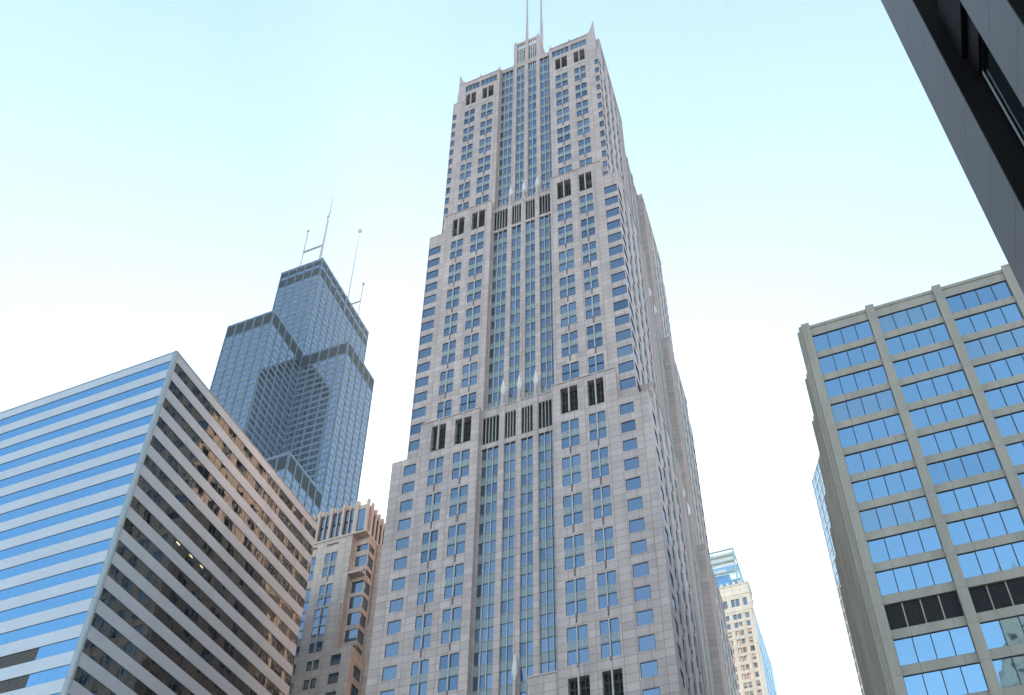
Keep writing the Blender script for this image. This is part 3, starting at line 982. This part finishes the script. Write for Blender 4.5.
# ------------------------------------------------------------------ brown stone tower between the two
def build_brown():
    root = thing('brown_stone_tower', 'brown stone tower with finned crown and notched corner beside the tall granite skyscraper', 'tower block', (-95, 145, 0))
    X, Y = -82.6, 126.0
    XL, YB = -112.0, 172.0
    W = MB([M['stone_brown'], M['stone_brown_smooth']])
    win = Windows(root)
    PA = ([M['dark_frame'], M['white_metal'], M['spandrel'], M['oxblood']], [M['glass']])
    xe = -85.25          # right edge of the front above the notch
    f = Face(XL, Y, 0)
    U = lambda x: x - XL
    ops = []
    cols = [-102.3, -98.0 + 0.4, -93.35 + 0.4, -89.55]
    cols = [-109.2, -104.3, -99.4, -94.45, -89.6]
    pr = [(129.3, 5.95), (121.3, 5.5)]
    for c in cols:
        for tp, h in pr:
            ops.append((U(c) - 1.4, U(c) + 1.4, tp - h, tp))
            win.put('paired_window', tpl_paired, 2.8, h, f, U(c), tp - h / 2, 0.0, PA)
        for tp, h in ((131.75, 0.75),):
            ops.append((U(c) - 1.4, U(c) + 1.4, tp - h, tp))
    # lower tier is proud of the upper one
    f.wall(W, 0, U(xe), 104.6, 132.8, ops, 0.45)
    W.box(XL + 0.5, xe - 0.5, Y + 0.5, YB, 104.6, 132.6, 1)
    for c in cols:
        f.box(W, U(c) - 1.4, U(c) + 1.4, 0.3, 0.49, 131.0, 131.75, 1)
    # parapet ledge half way (z 115.6) standing slightly proud
    pf = Face(XL, Y - 0.4, 0)
    pops = []
    for c in cols:
        for tp, h in ((115.2, 4.1), (110.95, 5.9)):
            pops.append((U(c) - 1.4, U(c) + 1.4, tp - h, tp))
            win.put('paired_window', tpl_paired, 2.8, h, pf, U(c), tp - h / 2, 0.0, PA)
    pf.wall(W, 0, U(-85.7), 104.7, 115.7, pops, 0.38)
    W.face([(-85.7, Y - 0.4, 104.7), (-85.7, Y, 104.7), (-85.7, Y, 115.7), (-85.7, Y - 0.4, 115.7)])
    W.face([(XL, Y - 0.4, 115.7), (-85.7, Y - 0.4, 115.7), (-85.7, Y, 115.7), (XL, Y, 115.7)], 1)
    # reopen its windows by real glazing on the proud layer
    # lower tier
    low = Face(XL, Y - 0.5, 0)
    lops = []
    for c in cols:
        for k in range(12):
            for s0 in (-1.3, 0.15):
                tp = 103.2 - 4.0 * k
                lops.append((U(c) + s0, U(c) + s0 + 1.15, tp - 2.15, tp))
                win.put('window', tpl_single, 1.15, 2.15, low, U(c) + s0 + 0.575, tp - 1.075, 0, SD)
    for k in range(12):
        tp = 103.4 - 4.0 * k
        lops.append((U(-85.9), U(-83.8), tp - 2.3, tp))
        win.put('window', tpl_single, 2.1, 2.3, low, U(-84.85), tp - 1.15, 0, SD)
    low.wall(W, 0, U(-81.85), 0, 104.6, lops, 0.4)
    W.box(XL + 0.3, -82.3, Y - 0.05, YB, 0, 104.55, 1)
    W.box(XL, -81.85, Y - 0.5, Y + 0.6, 104.55, 104.75, 1)
    # right side of the lower tier
    ls = Face(-81.85, Y - 0.5, 1)
    sops = []
    for k in range(12):
        tp = 101.6 - 4.0 * k
        for u in (1.6, 6.4, 11.2):
            sops.append((u, u + 2.6, tp - 2.6, tp))
            win.put('window', tpl_single, 2.6, 2.6, ls, u + 1.3, tp - 1.3, 0, ([M['dark_frame']], [M['glass']], 0.2, 2))
    ls.wall(W, 0, 37, 0, 104.6, sops, 0.3)
    # notched corner with its stack of corner windows
    nx, ny = -82.3, Y + 1.6
    W.face([(xe, Y, 104.6), (xe, ny + 1.5, 104.6), (xe, ny + 1.5, 132.8), (xe, Y, 132.8)])
    nf = Face(xe, ny, 0)
    nops, nside = [], []
    tz = [(130.9, 1.6, 1), (128.0, 2.6, 1), (124.3, 1.2, 0), (121.65, 2.75, 1), (117.9, 2.75, 1), (114.0, 2.75, 1), (110.1, 2.75, 1), (106.3, 1.6, 1)]
    ns = Face(nx, ny, 1)
    for tp, h, full in tz:
        nops.append((0.3, nx - xe - 0.12, tp - h, tp))
        nside.append((0.12, 2.3, tp - h, tp))
        win.put('corner_window', tpl_single, nx - xe - 0.42, h, nf, (0.3 + nx - xe - 0.12) / 2, tp - h / 2, 0, SING_ARGS)
        win.put('corner_window', tpl_single, 2.18, h, ns, 1.21, tp - h / 2, 0, SING_ARGS)
    nf.wall(W, 0, nx - xe, 104.6, 132.8, nops, 0.25)
    ns.wall(W, 0, 3.0, 104.6, 132.8, nside, 0.25)
    for z in (123.2,):
        W.box(xe + 0.01, nx + 0.0, Y + 0.1, ny - 0.003, z - 0.5, z, 1)
    # the side wing beyond the notch
    wf = Face(nx, ny + 3.0, 0)
    W.box(nx - 3, -79.4, ny + 3.0, YB - 3, 0, 113.2)
    W.box(nx - 3.0, -80.6, ny + 3.4, YB - 4, 113.2, 132.8)
    sf = Face(-80.6, ny + 3.4, 1)
    for i in range(5):
        for tp, h in ((129.3, 5.9), (121.4, 5.9)):
            win.put('paired_window', tpl_paired, 2.6, h, sf, 3 + 5.2 * i, tp - h / 2, -0.35, PA)
    sf2 = Face(-79.4, ny + 3.0, 1)
    for i in range(5):
        for k in range(12):
            win.put('window', tpl_single, 2.2, 2.5, sf2, 3 + 5.2 * i, 110.5 - 4 * k, -0.3, SING_ARGS)
    # finned crown
    W.box(XL + 0.5, -83.6, Y + 0.8, YB - 4, 132.6, 140.7, 1)
    W.box(XL - 0.05, -82.2, Y - 0.15, YB - 3, 132.7, 133.15, 1)
    cf = Face(XL, Y + 0.25, 0)
    cs = Face(-82.75, Y + 1.2, 1)
    bw = 2.83
    for k in range(9):
        xr = -85.35 - bw * k                      # right edge of this bay
        cc = U(xr - bw / 2)
        for s0 in (-0.62, 0.62):
            win.put('crown_window', tpl_single, 1.08, 3.1, cf, cc + s0, 135.3, 0.1, SING_ARGS)
            win.put('crown_window', tpl_single, 1.08, 3.0, cf, cc + s0, 138.6, 0.1, SING_ARGS)
        cf.box(W, U(xr) - 0.26, U(xr) + 0.22, -0.4, 0.5, 133.15, 141.7, 1)
        cf.box(W, cc - 0.09, cc + 0.09, -0.15, 0.5, 133.15, 141.3, 1)
        for s0 in (-0.75, 0.75):
            cf.box(W, cc + s0 - 0.12, cc + s0 + 0.12, -0.12, 0.4, 140.2, 141.4, 1)
    # chamfered corner bay of the crown
    W.box(xe + 0.3, -82.9, Y + 0.3, Y + 3, 133.15, 140.6, 1)
    for (x, y) in ((-84.95, Y + 0.05), (-82.7, Y + 0.05), (-82.55, Y + 1.5)):
        W.box(x - 0.25, x + 0.25, y - 0.1, y + 0.5, 133.15, 141.6, 1)
    win.put('crown_window', tpl_single, 1.7, 5.6, Face(xe, Y + 0.05, 0), 1.43, 136.4, -0.02, SING_ARGS)
    for i in range(12):
        u = 0.9 + 1.45 * i
        cs.box(W, u - 0.2, u + 0.2, -0.25, 0.9, 133.15, 141.5, 1)
        win.put('crown_window', tpl_single, 1.0, 5.8, cs, u + 0.72, 136.5, -0.02, SING_ARGS)
    W.build('wall', root)
    win.finish()


SD = ([M['dark_frame']], [M['cream_glass']], 0.2, 1)
build_striped()
build_concrete()
build_far_tower()
build_brown()


# ------------------------------------------------------------------ dark block close by, upper right
def build_near():
    X = 8.0
    root = thing('dark_concrete_block', 'dark grey concrete building very close by, cutting across the top right corner', 'building', (X + 10, 10, 0))
    ZT = 72.0
    piers = [(21.2, 24.2), (15.75, 17.95)]
    y = 15.75
    while y > -25:
        y -= 3.25
        piers.append((y - 2.2, y))
        y -= 2.2
    W = MB([M['nb_dark']])
    W.box(X + 1.15, X + 22, -28, 24.0, 0, ZT)
    W.build('core', root)
    for i, (a, b) in enumerate(piers):
        p = MB([M['nb_concrete'], M['nb_joint'], M['nb_dark']])
        if b < -28:
            break
        z0 = 0.0
        js = sorted([z for z in ([30.6 + 6.1 * k for k in range(-5, 11)] + [33.5 + 6.1 * k for k in range(-5, 10)]) if 0 < z < ZT])
        p.box(X + 0.03, X + 1.14, a, b, 0, ZT, 2)
        for z1 in js + [ZT]:
            p.box(X, X + 0.029, a, b, z0, z1 - 0.02, 0)
            z0 = z1
        if i == 0:
            p.box(X, X + 22, b - 0.001, b + 0.02, 0, ZT, 0)
        p.build('pier', root)
    for i in range(len(piers) - 1):
        a, b = piers[i + 1][1], piers[i][0]
        if a < -26:
            break
        for k in range(-3, 5):
            z = 37.8 + 12.2 * k
            if z + 12.3 > ZT or z < 0:
                continue
            s = MB([M['nb_dark']])
            s.box(X + 0.55, X + 1.14, a + 0.002, b - 0.002, z + 1.5, z + 5.0)
            s.box(X + 0.75, X + 1.14, a + 0.002, b - 0.002, z + 0.0, z + 1.5)
            s.build('spandrel', root)
            wnd = MB([M['nb_dark'], M['mast_grey']])
            za, zb = z + 5.0, z + 12.2
            fx0, fx1 = X + 0.86, X + 0.98
            wnd.box(fx0, fx1, a, a + 0.12, za, zb)
            wnd.box(fx0, fx1, b - 0.12, b, za, zb)
            wnd.box(fx0, fx1, a + 0.12, b - 0.12, za, za + 0.12)
            wnd.box(fx0, fx1, a + 0.12, b - 0.12, zb - 0.12, zb)
            wnd.box(fx0 - 0.03, fx0, b - 0.2, b - 0.12, za + 0.1, zb - 0.1, 1)
            o = wnd.build('window', root)
            g = MB([M['nb_glass']])
            g.box(fx0 + 0.05, fx0 + 0.09, a + 0.12, b - 0.12, za + 0.12, zb - 0.12)
            g.build('pane', root, o)


# ------------------------------------------------------------------ far right: cream tower, glass tower behind it
def build_cream():
    X, Y, ZT = -23.2, 260.0, 203.2
    root = thing('cream_stone_tower', 'cream stone tower with small dark windows in front of a pale glass tower', 'tower block', (-38, 272, 0))
    W = MB([M['cream']])
    win = Windows(root)
    f = Face(-52.0, Y, 0)
    r = Face(X, Y, 1)
    ops, rops = [], []
    for c in (-24.3, -28.15, -32.0, -35.9, -39.8, -43.7, -47.6):
        u = c + 52.0
        rows = [(197.9, 3.0)] + [(191.9 - 3.22 * k, 2.0) for k in range(34)]
        for tp, h in rows:
            for s0 in (-1.3, 0.12):
                if u + s0 + 1.2 > 52.0 + X:
                    continue
                ops.append((u + s0, u + s0 + 1.18, tp - h, tp))
                win.put('window', tpl_single, 1.18, h, f, u + s0 + 0.59, tp - h / 2, 0, ([M['dark_frame']], [M['cream_glass']], 0.25, 1))
    f.wall(W, 0, 52.0 + X, 0, ZT, ops, 0.35)
    r.wall(W, 0, 7, 0, ZT, [], 0.3)
    W.box(-51.7, X - 0.4, Y + 0.4, Y + 7, 0, ZT - 0.1)
    for (z, hgt, pr) in ((199.4, 0.35, 0.25), (192.9, 0.3, 0.2), (ZT, 0.4, 0.3), (180.0, 0.3, 0.15)):
        W.box(-52.3, X + pr, Y - pr, Y + 7, z, z + hgt)
    for i in range(15):
        W.box(X - 0.9 - 2.0 * i, X - 0.1 - 2.0 * i, Y - 0.4, Y + 0.3, ZT + 0.5, ZT + 1.5)
    for c in (-26.2, -30.1, -34.0):
        W.box(c - 0.25, c + 0.25, Y - 0.3, Y - 0.003, 60, 199.2)
    W.build('wall', root)
    win.finish()
    root2 = thing('pale_glass_tower', 'pale blue glass tower with an open frame top, behind the cream stone tower', 'skyscraper', (-45, 340, 0))
    X, Y, ZT = -31.1, 310.0, 261.0
    Y1 = 404.0
    G = MB([M['aqua_glass'], M['slab_white']])
    G.box(-62, X, Y + 8, Y1, 0, ZT - 2, 0)
    G.box(-62, X, Y, Y + 7.99, 0, 243.0, 0)
    G.build('glass_body', root2)
    B = MB([M['blue_panel'], M['slab_white'], M['aqua_frame']])
    B.box(-46, -34.2, Y + 1, Y + 7.9, 243.0, 249.0, 0)
    B.box(-46, -35.4, Y + 2, Y + 7.9, 249.6, 252.6, 1)
    B.box(-61, X - 0.6, Y + 0.6, Y + 0.9, 253.4, ZT - 1.2, 1)
    B.build('plant_screen', root2)
    Fm = MB([M['aqua_frame']])
    for x in (-62, -52, -42, X - 0.5):
        Fm.box(x, x + 0.5, Y - 0.1, Y + 0.4, 242, ZT)
    for z in (ZT - 0.6, ZT - 3.4, ZT - 6.4, 249.2):
        Fm.box(-62, X, Y - 0.2, Y + 0.5, z, z + 0.6)
    for z in (ZT - 0.6,):
        Fm.box(X - 0.5, X + 0.05, Y + 0.5, Y1, z, z + 0.6)
    for k in range(9):
        Fm.box(X - 0.02, X + 0.1, Y + 10 * k, Y + 10 * k + 0.4, 0, ZT - 0.6)
    for k in range(50):
        Fm.box(X - 0.02, X + 0.06, Y + 0.4, Y1, 46 + 4.0 * k, 46.3 + 4.0 * k)
    Fm.build('frame', root2)


# ------------------------------------------------------------------ slanting glass tower seen past the concrete block
def build_slant():
    p1 = Vector((2.75, 226.0, 0))
    d = Vector((0.333, -0.943, 0))
    nrm = Vector((0.943, 0.333, 0))
    L, T, H = 34.0, 24.0, 209.0
    root = thing('striped_glass_tower', 'pale glass tower with white floor lines just showing past the grey concrete block', 'skyscraper', (15, 215, 0))
    G = MB([M['aqua_glass']])
    a, b, c, e = p1, p1 + d * L, p1 + d * L + nrm * T, p1 + nrm * T
    G.prism([(q.x, q.y, 0) for q in (a, b, c, e)], [(q.x, q.y, H) for q in (a, b, c, e)])
    G.build('glass_body', root)
    S = MB([M['slab_white']])
    for k in range(51):
        z = 8 + 4.0 * k
        if z > H - 0.7:
            break
        o = 0.12
        A, B_, C_, E_ = a - nrm * o - d * o, b - nrm * o + d * o, c + nrm * o + d * o, e + nrm * o - d * o
        S.prism([(q.x, q.y, z) for q in (A, B_, C_, E_)], [(q.x, q.y, z + 0.6) for q in (A, B_, C_, E_)])
    S.build('floor_edges', root)
    V = MB([M['aqua_frame']])
    for k in range(12):
        q = a + d * (L * k / 11) - nrm * 0.1
        V.box(q.x - 0.06, q.x + 0.06, q.y - 0.06, q.y + 0.06, 0, H)
    V.build('mullions', root)


build_near()
build_cream()
build_slant()



# ------------------------------------------------------------------ sunlit tower across the street, known from its reflection
def build_opposite():
    root = thing('limestone_tower', 'sunlit cream limestone tower with stepped crown, seen only as a reflection in blue windows', 'tower block', (50, -55, 0))
    root['label'] = 'sunlit cream limestone tower with a stepped crown mirrored in the blue windows'
    W = MB([M['cream'], M['dark_frame']])
    x0, x1, y0, y1 = 31.0, 53.0, -68.0, -44.0
    tiers = [(0, 118, 0.0), (118, 127, 2.2), (127, 134, 4.6), (134, 140, 7.0)]
    for a, b, i in tiers:
        W.box(x0 + i, x1 - i, y0 + i, y1 - i, a, b)
        W.box(x0 + i - 0.3, x1 - i + 0.3, y0 + i - 0.3, y1 - i + 0.3, b - 0.4, b + 0.3)
        n = max(2, int((x1 - x0 - 2 * i) / 3.4))
        for k in range(n):
            c = x0 + i + (x1 - x0 - 2 * i) * (k + 0.5) / n
            z = a + 1.5
            while z + 2.2 < b - 0.6:
                W.box(c - 0.7, c + 0.7, y1 - i - 0.1, y1 - i + 0.02, z, z + 2.1, 1)
                z += 3.6
            W.box(c + 1.2, c + 1.6, y1 - i, y1 - i + 0.4, a, b + 1.2)
    W.lathe((x0 + x1) / 2, (y0 + y1) / 2, [(3.2, 140.3), (3.0, 143), (1.2, 147), (0.1, 155)], 8)
    W.build('wall', root)


build_opposite()


# ------------------------------------------------------------------ thin city haze
def build_haze(dens):
    hb = MB([])
    hb.box(-420, 320, -140, 560, -1.0, 545.0)
    hb.m = [0] * len(hb.f)
    o = hb.build('haze')
    o['kind'] = 'stuff'
    mt = bpy.data.materials.new('haze')
    mt.use_nodes = True
    t = mt.node_tree
    t.nodes.remove(t.nodes['Principled BSDF'])
    v = t.nodes.new('ShaderNodeVolumePrincipled')
    v.inputs['Color'].default_value = (0.88, 0.94, 1.0, 1)
    v.inputs['Density'].default_value = dens
    v.inputs['Anisotropy'].default_value = 0.0
    t.links.new(v.outputs[0], t.nodes['Material Output'].inputs['Volume'])
    o.data.materials.append(mt)


build_haze(0.00013)
